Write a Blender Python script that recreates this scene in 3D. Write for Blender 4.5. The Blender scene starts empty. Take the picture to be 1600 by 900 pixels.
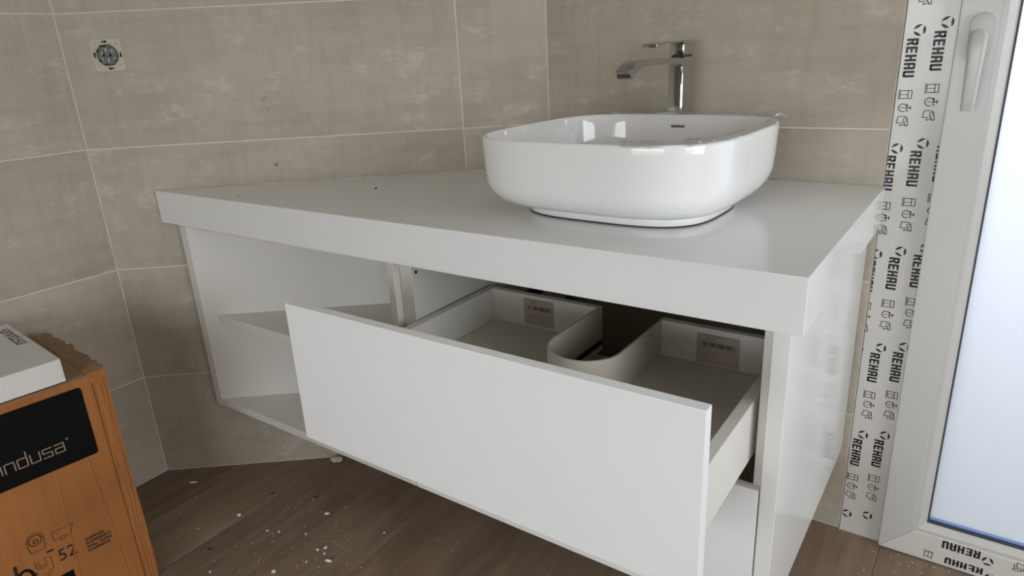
import bpy, bmesh, math, random
from mathutils import Vector, Matrix

S = bpy.context.scene
COL = S.collection
random.seed(7)

# ------------------------------------------------------------------ camera
CAM = Vector((0.1767, -1.574, 1.1488))
YAW, PIT, ROLL, FPX = 0.626, -0.3335, -0.052, 1063.38
fw = Vector((-math.sin(YAW)*math.cos(PIT), math.cos(YAW)*math.cos(PIT), math.sin(PIT)))
r0 = Vector((math.cos(YAW), math.sin(YAW), 0)); u0 = r0.cross(fw)
rr = r0*math.cos(ROLL) + u0*math.sin(ROLL)
uu = -r0*math.sin(ROLL) + u0*math.cos(ROLL)
cd = bpy.data.cameras.new('camera'); cam = bpy.data.objects.new('camera', cd); COL.objects.link(cam)
cam.matrix_world = Matrix(((rr.x, uu.x, -fw.x, CAM.x), (rr.y, uu.y, -fw.y, CAM.y), (rr.z, uu.z, -fw.z, CAM.z), (0, 0, 0, 1)))
cd.sensor_fit = 'HORIZONTAL'; cd.sensor_width = 36; cd.lens = FPX/1600*36
cd.clip_start = 0.02; cd.clip_end = 200
S.camera = cam

# ------------------------------------------------------------------ sky, light, exposure
W = bpy.data.worlds.new('overcast_sky'); S.world = W; W.use_nodes = True
wb = W.node_tree.nodes['Background']; wb.inputs[0].default_value = (0.93, 0.965, 1.0, 1); wb.inputs[1].default_value = 9.0
S.view_settings.view_transform = 'Standard'; S.view_settings.look = 'None'
S.view_settings.gamma = 1.0; S.view_settings.use_curve_mapping = False
S.view_settings.exposure = -0.47
S.cycles.use_denoising = True
S.cycles.max_bounces = 12; S.cycles.diffuse_bounces = 8
S.cycles.sample_clamp_indirect = 6.0

# the room behind the camera: a rear window, its opening sized to shape the light, and an added fill window in the right wall let the sky in
REAR_Y, RIGHT_X, CEIL = -3.3, 1.75, 2.5
RWX0, RWX1, RWZ0, RWZ1 = -0.85, 1.05, 0.48, 1.60  # rear opening, height and width set to tune light on the fronts
SWY0, SWY1, SWZ0, SWZ1 = -1.95, -0.42, 0.55, 1.66
def portal(name, loc, rot, sx, sy):
    L = bpy.data.lights.new(name, 'AREA'); L.shape = 'RECTANGLE'; L.size = sx; L.size_y = sy
    L.cycles.is_portal = True
    o = bpy.data.objects.new(name, L); COL.objects.link(o); o.location = loc; o.rotation_euler = rot
portal('rear_window_daylight', ((RWX0+RWX1)/2, REAR_Y-0.05, (RWZ0+RWZ1)/2), (math.pi/2, 0, 0), RWX1-RWX0, RWZ1-RWZ0)
portal('added_side_fill_portal', (RIGHT_X+0.05, (SWY0+SWY1)/2, (SWZ0+SWZ1)/2), (math.pi/2, 0, math.pi/2), SWY1-SWY0, SWZ1-SWZ0)  # sky portal of the added fill window on the right

# ------------------------------------------------------------------ material helpers
def mat(name, base, rough=0.5, metal=0.0, spec=0.5, noise=None, bump=None, coat=0.0):
    """noise=(scale, amount[, detail]) varies the colour; bump=(scale, strength)."""
    m = bpy.data.materials.new(name); m.use_nodes = True
    nt = m.node_tree; N = nt.nodes; L = nt.links
    b = N['Principled BSDF']
    b.inputs['Base Color'].default_value = (*base, 1); b.inputs['Roughness'].default_value = rough
    b.inputs['Metallic'].default_value = metal; b.inputs['Specular IOR Level'].default_value = spec
    b.inputs['Coat Weight'].default_value = coat
    tc = N.new('ShaderNodeTexCoord')
    if noise:
        n = N.new('ShaderNodeTexNoise'); n.inputs['Scale'].default_value = noise[0]; n.inputs['Detail'].default_value = 5
        L.new(tc.outputs['Object'], n.inputs['Vector'])
        cr = N.new('ShaderNodeValToRGB'); a = noise[1]
        cr.color_ramp.elements[0].position = 0.3; cr.color_ramp.elements[1].position = 0.7
        cr.color_ramp.elements[0].color = (*[c*(1-a) for c in base], 1)
        cr.color_ramp.elements[1].color = (*[min(1, c*(1+a)) for c in base], 1)
        L.new(n.outputs['Fac'], cr.inputs['Fac']); L.new(cr.outputs['Color'], b.inputs['Base Color'])
    if bump:
        n2 = N.new('ShaderNodeTexNoise'); n2.inputs['Scale'].default_value = bump[0]; n2.inputs['Detail'].default_value = 4
        L.new(tc.outputs['Object'], n2.inputs['Vector'])
        bp = N.new('ShaderNodeBump'); bp.inputs['Strength'].default_value = bump[1]; bp.inputs['Distance'].default_value = 0.002
        L.new(n2.outputs['Fac'], bp.inputs['Height']); L.new(bp.outputs['Normal'], b.inputs['Normal'])
    return m

def ramp(N, L, src, stops):
    cr = N.new('ShaderNodeValToRGB'); e = cr.color_ramp.elements
    while len(e) > 1: e.remove(e[-1])
    e[0].position = stops[0][0]; e[0].color = (*stops[0][1], 1)
    for p, c in stops[1:]:
        x = e.new(p); x.color = (*c, 1)
    L.new(src, cr.inputs['Fac']); return cr.outputs['Color']

def tile_material():
    """warm grey ceramic with a woven, cement-like print; each tile shifted by its own random offset"""
    m = bpy.data.materials.new('grey_woven_ceramic'); m.use_nodes = True
    nt = m.node_tree; N = nt.nodes; L = nt.links; b = N['Principled BSDF']
    tc = N.new('ShaderNodeTexCoord'); oi = N.new('ShaderNodeObjectInfo')
    mul = N.new('ShaderNodeMath'); mul.operation = 'MULTIPLY'; mul.inputs[1].default_value = 37.0
    L.new(oi.outputs['Random'], mul.inputs[0])
    off = N.new('ShaderNodeCombineXYZ'); [L.new(mul.outputs[0], off.inputs[i]) for i in range(3)]
    add = N.new('ShaderNodeVectorMath'); add.operation = 'ADD'
    L.new(tc.outputs['Object'], add.inputs[0]); L.new(off.outputs[0], add.inputs[1])
    def nz(scale, stretch, detail=4, rough=0.55):
        mp = N.new('ShaderNodeMapping'); mp.inputs['Scale'].default_value = stretch
        L.new(add.outputs[0], mp.inputs['Vector'])
        n = N.new('ShaderNodeTexNoise'); n.inputs['Scale'].default_value = scale
        n.inputs['Detail'].default_value = detail; n.inputs['Roughness'].default_value = rough
        L.new(mp.outputs[0], n.inputs['Vector']); return n.outputs['Fac']
    big = nz(2.6, (1, 1, 1), 4)
    c1 = ramp(N, L, big, [(0.25, (0.39, 0.347, 0.280)), (0.5, (0.445, 0.402, 0.328)), (0.75, (0.50, 0.457, 0.382))])
    def mixin(col, fac_src, stops, amount, mode='MULTIPLY'):
        c = ramp(N, L, fac_src, stops)
        mx = N.new('ShaderNodeMixRGB'); mx.blend_type = mode; mx.inputs[0].default_value = amount
        L.new(col, mx.inputs[1]); L.new(c, mx.inputs[2]); return mx.outputs[0]
    h = nz(13, (0.45, 1, 3.0), 8, 0.72); v = nz(13, (3.0, 1, 0.45), 8, 0.72)
    c2 = mixin(c1, h, [(0.3, (0.80, 0.79, 0.77)), (0.55, (1, 1, 1)), (0.75, (1.0, 1.0, 1.0))], 0.6)
    c3 = mixin(c2, v, [(0.3, (0.82, 0.81, 0.79)), (0.55, (1, 1, 1)), (0.8, (1, 1, 1))], 0.55)
    spot = nz(9, (1, 1, 1.6), 8, 0.75)
    c4 = mixin(c3, spot, [(0.55, (0, 0, 0)), (0.78, (0.24, 0.23, 0.21))], 0.8, 'ADD')
    L.new(c4, b.inputs['Base Color'])
    b.inputs['Roughness'].default_value = 0.52; b.inputs['Specular IOR Level'].default_value = 0.35
    bp = N.new('ShaderNodeBump'); bp.inputs['Strength'].default_value = 0.12; bp.inputs['Distance'].default_value = 0.001
    L.new(h, bp.inputs['Height']); L.new(bp.outputs['Normal'], b.inputs['Normal'])
    return m

def plank_material():
    m = bpy.data.materials.new('brown_wood_plank'); m.use_nodes = True
    nt = m.node_tree; N = nt.nodes; L = nt.links; b = N['Principled BSDF']
    tc = N.new('ShaderNodeTexCoord'); oi = N.new('ShaderNodeObjectInfo')
    mul = N.new('ShaderNodeMath'); mul.operation = 'MULTIPLY'; mul.inputs[1].default_value = 53.0
    L.new(oi.outputs['Random'], mul.inputs[0])
    off = N.new('ShaderNodeCombineXYZ'); [L.new(mul.outputs[0], off.inputs[i]) for i in range(3)]
    add = N.new('ShaderNodeVectorMath'); add.operation = 'ADD'
    L.new(tc.outputs['Object'], add.inputs[0]); L.new(off.outputs[0], add.inputs[1])
    mp = N.new('ShaderNodeMapping'); mp.inputs['Scale'].default_value = (9, 0.9, 1); L.new(add.outputs[0], mp.inputs['Vector'])
    n = N.new('ShaderNodeTexNoise'); n.inputs['Scale'].default_value = 3.0; n.inputs['Detail'].default_value = 8; n.inputs['Roughness'].default_value = 0.62
    n.inputs['Distortion'].default_value = 0.6
    L.new(mp.outputs[0], n.inputs['Vector'])
    c = ramp(N, L, n.outputs['Fac'], [(0.28, (0.175, 0.122, 0.082)), (0.5, (0.235, 0.168, 0.115)), (0.72, (0.30, 0.218, 0.152))])
    n3 = N.new('ShaderNodeTexNoise'); n3.inputs['Scale'].default_value = 3.2; n3.inputs['Detail'].default_value = 5
    L.new(tc.outputs['Object'], n3.inputs['Vector'])
    dust = ramp(N, L, n3.outputs['Fac'], [(0.45, (0, 0, 0)), (0.75, (0.06, 0.052, 0.043))])
    ad = N.new('ShaderNodeMixRGB'); ad.blend_type = 'ADD'; ad.inputs[0].default_value = 1.0
    L.new(c, ad.inputs[1]); L.new(dust, ad.inputs[2])
    hs = N.new('ShaderNodeHueSaturation'); L.new(ad.outputs[0], hs.inputs['Color'])
    mr = N.new('ShaderNodeMapRange'); mr.inputs['To Min'].default_value = 0.85; mr.inputs['To Max'].default_value = 1.15
    L.new(oi.outputs['Random'], mr.inputs['Value']); L.new(mr.outputs[0], hs.inputs['Value'])
    L.new(hs.outputs[0], b.inputs['Base Color'])
    b.inputs['Roughness'].default_value = 0.6; b.inputs['Specular IOR Level'].default_value = 0.3
    bp = N.new('ShaderNodeBump'); bp.inputs['Strength'].default_value = 0.15; bp.inputs['Distance'].default_value = 0.001
    L.new(n.outputs['Fac'], bp.inputs['Height']); L.new(bp.outputs['Normal'], b.inputs['Normal'])
    return m

def cardboard_material(name, base):
    m = mat(name, base, 0.85, spec=0.15)
    nt = m.node_tree; N = nt.nodes; L = nt.links; b = N['Principled BSDF']
    tc = N.new('ShaderNodeTexCoord')
    n = N.new('ShaderNodeTexNoise'); n.inputs['Scale'].default_value = 5; n.inputs['Detail'].default_value = 6
    L.new(tc.outputs['Object'], n.inputs['Vector'])
    c = ramp(N, L, n.outputs['Fac'], [(0.3, tuple(x*0.82 for x in base)), (0.7, tuple(x*1.12 for x in base))])
    mp = N.new('ShaderNodeMapping'); mp.inputs['Scale'].default_value = (30, 30, 0.8); L.new(tc.outputs['Object'], mp.inputs['Vector'])
    n2 = N.new('ShaderNodeTexNoise'); n2.inputs['Scale'].default_value = 2; L.new(mp.outputs[0], n2.inputs['Vector'])
    c2 = ramp(N, L, n2.outputs['Fac'], [(0.3, (0.88, 0.86, 0.84)), (0.7, (1, 1, 1))])
    mx = N.new('ShaderNodeMixRGB'); mx.blend_type = 'MULTIPLY'; mx.inputs[0].default_value = 0.8
    L.new(c, mx.inputs[1]); L.new(c2, mx.inputs[2]); L.new(mx.outputs[0], b.inputs['Base Color'])
    bp = N.new('ShaderNodeBump'); bp.inputs['Strength'].default_value = 0.25; bp.inputs['Distance'].default_value = 0.002
    L.new(n2.outputs['Fac'], bp.inputs['Height']); L.new(bp.outputs['Normal'], b.inputs['Normal'])
    return m

M = {}
M['tile'] = tile_material()
M['grout'] = mat('pale_grout', (0.64, 0.60, 0.53), 0.9, noise=(30, 0.1))
M['plank'] = plank_material()
M['joint'] = mat('dark_floor_joint', (0.20, 0.155, 0.115), 0.9, noise=(20, 0.2))
M['plaster'] = mat('white_plaster', (0.82, 0.80, 0.76), 0.9, noise=(6, 0.04))
M['laminate'] = mat('white_lacquer', (0.79, 0.795, 0.785), 0.11, noise=(3, 0.01), bump=(900, 0.004))
M['front'] = mat('white_matt_front', (0.84, 0.855, 0.86), 0.38, noise=(3, 0.01))
M['carcass'] = mat('white_melamine', (0.70, 0.69, 0.65), 0.5, noise=(5, 0.015))
M['drawer'] = mat('warm_white_drawer_board', (0.67, 0.63, 0.55), 0.5, noise=(5, 0.02))
M['back_board'] = mat('white_back_board', (0.82, 0.80, 0.76), 0.45, noise=(5, 0.015))
M['dark_rail'] = mat('dark_rail', (0.06, 0.06, 0.055), 0.5, noise=(8, 0.1))
M['ceramic'] = mat('glazed_white_ceramic', (0.84, 0.84, 0.835), 0.06, noise=(3, 0.005), coat=0.4)
M['chrome'] = mat('polished_chrome', (0.50, 0.50, 0.495), 0.06, metal=1.0, noise=(4, 0.02))
M['chrome_dark'] = mat('dark_aerator', (0.03, 0.03, 0.03), 0.4, noise=(40, 0.2))
M['pvc'] = mat('white_pvc', (0.53, 0.525, 0.505), 0.28, noise=(4, 0.015))
M['film'] = mat('protective_film', (0.62, 0.61, 0.57), 0.16, noise=(5, 0.02), bump=(25, 0.06))
M['gasket'] = mat('grey_rubber_gasket', (0.05, 0.055, 0.07), 0.6, noise=(10, 0.1))
M['ink'] = mat('black_ink', (0.012, 0.012, 0.014), 0.45, noise=(20, 0.1))
M['ink_grey'] = mat('faded_ink', (0.10, 0.085, 0.07), 0.8, noise=(20, 0.1))
M['ink_brown'] = mat('brown_ink', (0.045, 0.02, 0.008), 0.7, noise=(20, 0.1))
M['card'] = cardboard_material('brown_cardboard', (0.385, 0.155, 0.050))
M['card_in'] = cardboard_material('dusty_cardboard', (0.30, 0.20, 0.12))
M['black_label'] = mat('black_print_label', (0.006, 0.006, 0.006), 0.8, spec=0.08, noise=(10, 0.1))
M['label_text'] = mat('taupe_print', (0.30, 0.22, 0.15), 0.5, noise=(10, 0.1))
M['white_card'] = mat('white_coated_card', (0.66, 0.64, 0.61), 0.5, noise=(6, 0.03))
M['socket_plate'] = mat('ivory_metal_plate', (0.50, 0.475, 0.37), 0.5, noise=(15, 0.06))
M['socket_core'] = mat('grey_socket_core', (0.13, 0.135, 0.125), 0.55, noise=(90, 0.35))
M['steel'] = mat('dull_steel', (0.35, 0.35, 0.34), 0.35, metal=0.9, noise=(20, 0.1))
M['sticker'] = mat('paper_sticker', (0.50, 0.44, 0.39), 0.7, noise=(12, 0.06))
M['crumb'] = mat('plaster_crumb', (0.80, 0.78, 0.72), 0.9, noise=(60, 0.1))
M['dark_crumb'] = mat('dark_crumb', (0.02, 0.018, 0.015), 0.8, noise=(60, 0.1))
M['sealant'] = mat('off_white_sealant', (0.58, 0.55, 0.48), 0.6, noise=(25, 0.15))
M['ground'] = mat('concrete_terrace', (0.30, 0.30, 0.29), 0.9, noise=(2, 0.15))

def pane_material():
    m = bpy.data.materials.new('frosted_glass'); m.use_nodes = True
    nt = m.node_tree; N = nt.nodes; L = nt.links
    b = N['Principled BSDF']; out = N['Material Output']
    b.inputs['Base Color'].default_value = (0.55, 0.6, 0.66, 1); b.inputs['Roughness'].default_value = 0.12
    t = N.new('ShaderNodeBsdfTranslucent'); t.inputs[0].default_value = (0.86, 0.88, 0.92, 1)
    mx = N.new('ShaderNodeMixShader'); mx.inputs[0].default_value = 0.64
    L.new(b.outputs[0], mx.inputs[1]); L.new(t.outputs[0], mx.inputs[2]); L.new(mx.outputs[0], out.inputs['Surface'])
    return m
M['pane'] = pane_material()
M['blue_reflection'] = mat('painted_blue_reflection', (0.42, 0.58, 0.85), 0.25, noise=(3, 0.05))  # colour imitates a blue reflection along the bottom of the glass
_n = M['blue_reflection'].node_tree
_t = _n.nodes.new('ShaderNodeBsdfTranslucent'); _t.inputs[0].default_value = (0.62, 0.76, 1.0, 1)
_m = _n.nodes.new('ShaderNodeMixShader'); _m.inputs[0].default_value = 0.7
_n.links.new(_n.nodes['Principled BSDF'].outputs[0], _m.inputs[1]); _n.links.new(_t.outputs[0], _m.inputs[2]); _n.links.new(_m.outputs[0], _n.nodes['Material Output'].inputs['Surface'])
def wrap_material():
    m = bpy.data.materials.new('clear_cling_film'); m.use_nodes = True
    nt = m.node_tree; N = nt.nodes; L = nt.links
    out = N['Material Output']; N.remove(N['Principled BSDF'])
    g = N.new('ShaderNodeBsdfGlossy'); g.inputs['Roughness'].default_value = 0.12; g.inputs[0].default_value = (1, 1, 1, 1)
    t = N.new('ShaderNodeBsdfTransparent'); t.inputs[0].default_value = (0.96, 0.96, 0.96, 1)
    fr = N.new('ShaderNodeFresnel'); fr.inputs[0].default_value = 1.5
    mx = N.new('ShaderNodeMixShader'); L.new(fr.outputs[0], mx.inputs[0])
    L.new(t.outputs[0], mx.inputs[1]); L.new(g.outputs[0], mx.inputs[2]); L.new(mx.outputs[0], out.inputs['Surface'])
    return m
M['wrap'] = wrap_material()

# ------------------------------------------------------------------ object helpers
def link(name, me, m=None, parent=None, smooth=False):
    if m is not None:
        me.materials.clear(); me.materials.append(M[m] if isinstance(m, str) else m)
    o = bpy.data.objects.new(name, me); COL.objects.link(o)
    if parent is not None: o.parent = parent
    if smooth:
        for p in me.polygons: p.use_smooth = True
    return o
def tag(o, label=None, cat=None, group=None, kind=None):
    if label: o['label'] = label
    if cat: o['category'] = cat
    if group: o['group'] = group
    if kind: o['kind'] = kind
    return o
def empty(name, loc=(0, 0, 0), rz=0.0):
    o = bpy.data.objects.new(name, None); COL.objects.link(o); o.empty_display_size = 0.05
    o.location = loc; o.rotation_euler = (0, 0, rz); return o
def done(bm, name, m, parent=None, smooth=False, bevel=0.0, seg=2):
    if bevel:
        bmesh.ops.remove_doubles(bm, verts=bm.verts, dist=1e-6)
        es = [e for e in bm.edges if len(e.link_faces) == 2 and e.calc_face_angle(0) > 0.5]
        bmesh.ops.bevel(bm, geom=es, offset=bevel, segments=seg, profile=0.6, affect='EDGES')
    bmesh.ops.recalc_face_normals(bm, faces=bm.faces)
    me = bpy.data.meshes.new(name); bm.to_mesh(me); bm.free()
    return link(name, me, m, parent, smooth)
def add_box(bm, x0, x1, y0, y1, z0, z1):
    v = [bm.verts.new((x, y, z)) for z in (z0, z1) for x, y in ((x0, y0), (x1, y0), (x1, y1), (x0, y1))]
    for f in ((3, 2, 1, 0), (4, 5, 6, 7), (0, 1, 5, 4), (1, 2, 6, 5), (2, 3, 7, 6), (3, 0, 4, 7)):
        bm.faces.new([v[i] for i in f])
def box(name, x0, x1, y0, y1, z0, z1, m, parent=None, bevel=0.001):
    bm = bmesh.new(); add_box(bm, x0, x1, y0, y1, z0, z1)
    return done(bm, name, m, parent, bevel=bevel)
def add_prism(bm, pts, a, b, axis='z'):
    """pts: 2d outline; extruded from a to b along axis (z: xy outline, x: yz outline, y: xz outline)"""
    def P(p, h):
        return {'z': (p[0], p[1], h), 'x': (h, p[0], p[1]), 'y': (p[0], h, p[1])}[axis]
    lo = [bm.verts.new(P(p, a)) for p in pts]; hi = [bm.verts.new(P(p, b)) for p in pts]
    n = len(pts)
    bm.faces.new(lo[::-1]); bm.faces.new(hi)
    for i in range(n): bm.faces.new((lo[i], lo[(i+1) % n], hi[(i+1) % n], hi[i]))
def prism(name, pts, a, b, m, parent=None, axis='z', bevel=0.001, smooth=False):
    bm = bmesh.new(); add_prism(bm, pts, a, b, axis)
    return done(bm, name, m, parent, bevel=bevel, smooth=smooth)
def loft(bm, rings, cap0=True, cap1=True):
    R = [[bm.verts.new(p) for p in ring] for ring in rings]
    n = len(R[0])
    for a, b in zip(R, R[1:]):
        for i in range(n): bm.faces.new((a[i], a[(i+1) % n], b[(i+1) % n], b[i]))
    if cap0: bm.faces.new(R[0][::-1])
    if cap1: bm.faces.new(R[-1])
def shade_by_angle(o, ang=0.6):
    for p in o.data.polygons: p.use_smooth = True
    o.data.set_sharp_from_angle(angle=ang)

# flat print: convex 2d polygons -> one thin mesh on a surface
def clip_poly(poly, rect):
    if rect is None: return poly
    x0, x1, y0, y1 = rect
    for ax, lim, sg in ((0, x0, 1), (0, x1, -1), (1, y0, 1), (1, y1, -1)):
        out = []
        for i in range(len(poly)):
            p, q = poly[i], poly[(i+1) % len(poly)]
            dp, dq = sg*(p[ax]-lim), sg*(q[ax]-lim)
            if dp >= 0: out.append(p)
            if (dp >= 0) != (dq >= 0):
                t = dp/(dp-dq); out.append((p[0]+t*(q[0]-p[0]), p[1]+t*(q[1]-p[1])))
        poly = out
        if len(poly) < 3: return []
    return poly
def xf(polys, o, ax, ay):
    return [[(o[0]+p[0]*ax[0]+p[1]*ay[0], o[1]+p[0]*ax[1]+p[1]*ay[1]) for p in q] for q in polys]
def printed(name, polys, O, U, V, m, parent=None, rect=None):
    O, U, V = Vector(O), Vector(U), Vector(V)
    bm = bmesh.new()
    for q in polys:
        q = clip_poly(q, rect)
        if len(q) < 3: continue
        try: bm.faces.new([bm.verts.new(O + U*p[0] + V*p[1]) for p in q])
        except ValueError: pass
    n = U.cross(V)
    for f in bm.faces:
        f.normal_update()
        if f.normal.dot(n) < 0: f.normal_flip()
    me = bpy.data.meshes.new(name); bm.to_mesh(me); bm.free()
    return link(name, me, m, parent)
def stroke(pts, w, closed=False):
    out = []; pts = list(pts)
    if closed: pts = pts + [pts[0]]
    h = w/2
    for (ax, ay), (bx, by) in zip(pts, pts[1:]):
        d = math.hypot(bx-ax, by-ay)
        if d < 1e-9: continue
        tx, ty = (bx-ax)/d*h, (by-ay)/d*h
        out.append([(ax-tx+ty, ay-ty-tx), (bx+tx+ty, by+ty-tx), (bx+tx-ty, by+ty+tx), (ax-tx-ty, ay-ty+tx)])
    return out
def rect(x0, y0, x1, y1): return [(x0, y0), (x1, y0), (x1, y1), (x0, y1)]
def arc(cx, cy, r, a0, a1, n=20, ry=None):
    ry = ry or r
    return [(cx+r*math.cos(math.radians(a0+(a1-a0)*i/n)), cy+ry*math.sin(math.radians(a0+(a1-a0)*i/n))) for i in range(n+1)]
def font_polys(text, size, fat=0.0):
    c = bpy.data.curves.new('t', 'FONT'); c.body = text; c.size = size; c.resolution_u = 3; c.offset = fat
    o = bpy.data.objects.new('t', c); COL.objects.link(o)
    me = bpy.data.meshes.new_from_object(o.evaluated_get(bpy.context.evaluated_depsgraph_get()))
    bm = bmesh.new(); bm.from_mesh(me); bmesh.ops.triangulate(bm, faces=bm.faces)
    out = [[(v.co.x, v.co.y) for v in f.verts] for f in bm.faces]
    bm.free(); bpy.data.objects.remove(o); bpy.data.curves.remove(c); bpy.data.meshes.remove(me)
    return out
LET = {
    's': [[(.85, 1), (0, 1), (0, .52), (.85, .52), (.85, 0), (0, 0)]],
    'a': [[(0, 1), (.85, 1), (.85, 0), (0, 0), (0, .56), (.85, .56)]],
    'n': [[(0, 0), (0, 1), (.85, 1), (.85, 0)]], 'i': [[(0, 0), (0, 1)]],
    'd': [[(.85, 1.6), (.85, 0), (0, 0), (0, 1), (.85, 1)]], 'u': [[(0, 1), (0, 0), (.85, 0), (.85, 1)]]}
def square_word(word, h, w):
    """thin square lettering, x-height h, stroke w; returns polygons and the total width"""
    P = []; x = 0
    for ch in word:
        for s in LET[ch]: P += stroke([(x+p[0]*h, p[1]*h) for p in s], w)
        x += (0.32 if ch == 'i' else 1.16)*h
    for dx, dy in ((0.10, 0), (-0.10, 0), (0, .10), (0, -.10)):
        P.append([(x+h*(.12+dx-.07), h*(1.25+dy)), (x+h*(.12+dx), h*(1.25+dy-.07)), (x+h*(.12+dx+.07), h*(1.25+dy)), (x+h*(.12+dx), h*(1.25+dy+.07))])
    return P, x

# ------------------------------------------------------------------ room geometry (metres)
ZT = 0.85                                  # worktop height
XC, TH, LA, VJ = -0.8106, 0.6787, 1.1981, 0.2286
dA = Vector((-math.cos(TH), -math.sin(TH), 0)); nA = Vector((math.sin(TH), -math.cos(TH), 0))
C0 = Vector((XC, 0, 0)); K = C0 + dA*LA    # inside corners at both ends of the slanted wall
TH_TILE, ROW0, ROWH, TW = 0.008, -0.0101, 0.3249, 0.9695
def A(s, off, z=0.0): return C0 + dA*s + nA*off + Vector((0, 0, z))

def tiled_wall(name, origin, direction, normal, length, cols, zmax=CEIL, thick=0.12, ext0=0.14, ext1=0.14):
    """backing wall whose face is the grout; tiles stand 8 mm proud of the backing, 1.5 mm of the grout"""
    d, n = Vector(direction), Vector(normal); o = Vector(origin)
    bm = bmesh.new()
    add_prism(bm, [tuple((o + d*s + n*f).xy) for s, f in ((0, -0.0006), (length, -0.0006), (length+ext1, -thick), (-ext0, -thick))], 0, zmax)
    wall = done(bm, name, 'grout'); tag(wall, kind='structure')
    rows = []; z = ROW0
    while z < zmax - 0.02:
        rows.append((max(z, 0.001), min(z+ROWH, zmax))); z += ROWH
    g = 0.0014; cache = {}
    Rm = Matrix((( d.x, n.x, 0), (d.y, n.y, 0), (0, 0, 1)))
    for c0, c1 in cols:
        for z0, z1 in rows:
            key = (round(c1-c0, 4), round(z1-z0, 4))
            if key not in cache:
                bm = bmesh.new(); w, h = (c1-c0)/2-g, (z1-z0)/2-g
                add_box(bm, -w, w, -TH_TILE, 0, -h, h)
                es = [e for e in bm.edges if all(abs(v.co.y) < 1e-6 for v in e.verts)]
                bmesh.ops.bevel(bm, geom=es, offset=0.0008, segments=1, affect='EDGES')
                bmesh.ops.recalc_face_normals(bm, faces=bm.faces)
                me = bpy.data.meshes.new('tile'); bm.to_mesh(me); bm.free(); me.materials.append(M['tile']); cache[key] = me
            t = bpy.data.objects.new('tile', cache[key]); COL.objects.link(t); t.parent = wall
            p = o + d*((c0+c1)/2); mw = Rm.to_4x4(); mw.translation = (p.x, p.y, (z0+z1)/2)
            t.matrix_local = mw
    return wall

DOOR_X0, DOOR_X1, DOOR_H = -0.0045, 0.96, 2.16
wall_back = tiled_wall('wall_back', (XC, 0, 0), (1, 0, 0), (0, -1, 0), DOOR_X0-XC, [(0, DOOR_X0-XC)], ext1=0)
wall_corner = tiled_wall('wall_corner', C0, dA, nA, LA, [(0.0, VJ), (VJ, LA)])
LDIR = Vector((math.sin(0.0246), -math.cos(0.0246), 0)); LN = Vector((math.cos(0.0246), math.sin(0.0246), 0))
left_len = (K.y-REAR_Y)/math.cos(0.0246)
wall_left = tiled_wall('wall_left', K, LDIR, LN, left_len, [(0, TW), (TW, 2*TW), (2*TW, left_len)])
tag(box('wall_back_right', DOOR_X1, RIGHT_X, 0, 0.12, 0, CEIL, 'plaster', bevel=0), kind='structure')
tag(box('wall_above_door', DOOR_X0, DOOR_X1, 0, 0.12, DOOR_H, CEIL, 'plaster', bevel=0), kind='structure')
bm = bmesh.new()
for a in ((REAR_Y-0.12, SWY0, 0, CEIL), (SWY1, 0.12, 0, CEIL), (SWY0, SWY1, 0, SWZ0), (SWY0, SWY1, SWZ1, CEIL)):
    add_box(bm, RIGHT_X, RIGHT_X+0.12, a[0], a[1], a[2], a[3])
tag(done(bm, 'wall_right', 'tile'), kind='structure')
bm = bmesh.new()
for a in ((SWY0, SWY0+.05, SWZ0, SWZ1), (SWY1-.05, SWY1, SWZ0, SWZ1), (SWY0+.05, SWY1-.05, SWZ0, SWZ0+.05), (SWY0+.05, SWY1-.05, SWZ1-.05, SWZ1)):
    add_box(bm, RIGHT_X+.03, RIGHT_X+.09, a[0], a[1], a[2], a[3])
tag(done(bm, 'added_fill_window', 'pvc'), 'added white window frame in the right wall for side fill light', kind='structure')  # unseen window, added to brighten the cabinet side from the right
LX = K.x + LDIR.x*left_len - 0.15
bm = bmesh.new()
for a in ((LX, RWX0, 0, CEIL), (RWX1, RIGHT_X, 0, CEIL), (RWX0, RWX1, 0, RWZ0), (RWX0, RWX1, RWZ1, CEIL)):
    add_box(bm, a[0], a[1], REAR_Y-0.12, REAR_Y, a[2], a[3])
tag(done(bm, 'wall_rear', 'tile'), kind='structure')
tag(box('ceiling', LX-0.1, RIGHT_X+0.12, REAR_Y-0.12, 0.12, CEIL, CEIL+0.1, 'plaster', bevel=0), kind='structure')
# rear window: a plain frame with a mullion in the opening
bm = bmesh.new(); y0, y1 = REAR_Y-0.09, REAR_Y-0.03
for a in ((RWX0, RWX0+.05, RWZ0, RWZ1), (RWX1-.05, RWX1, RWZ0, RWZ1), (RWX0+.05, RWX1-.05, RWZ0, RWZ0+.05), (RWX0+.05, RWX1-.05, RWZ1-.05, RWZ1), ((RWX0+RWX1)/2-.03, (RWX0+RWX1)/2+.03, RWZ0+.05, RWZ1-.05)):
    add_box(bm, a[0], a[1], y0, y1, a[2], a[3])
tag(done(bm, 'window_1', 'pvc'), 'white window frame in the rear wall', kind='structure')

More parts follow.
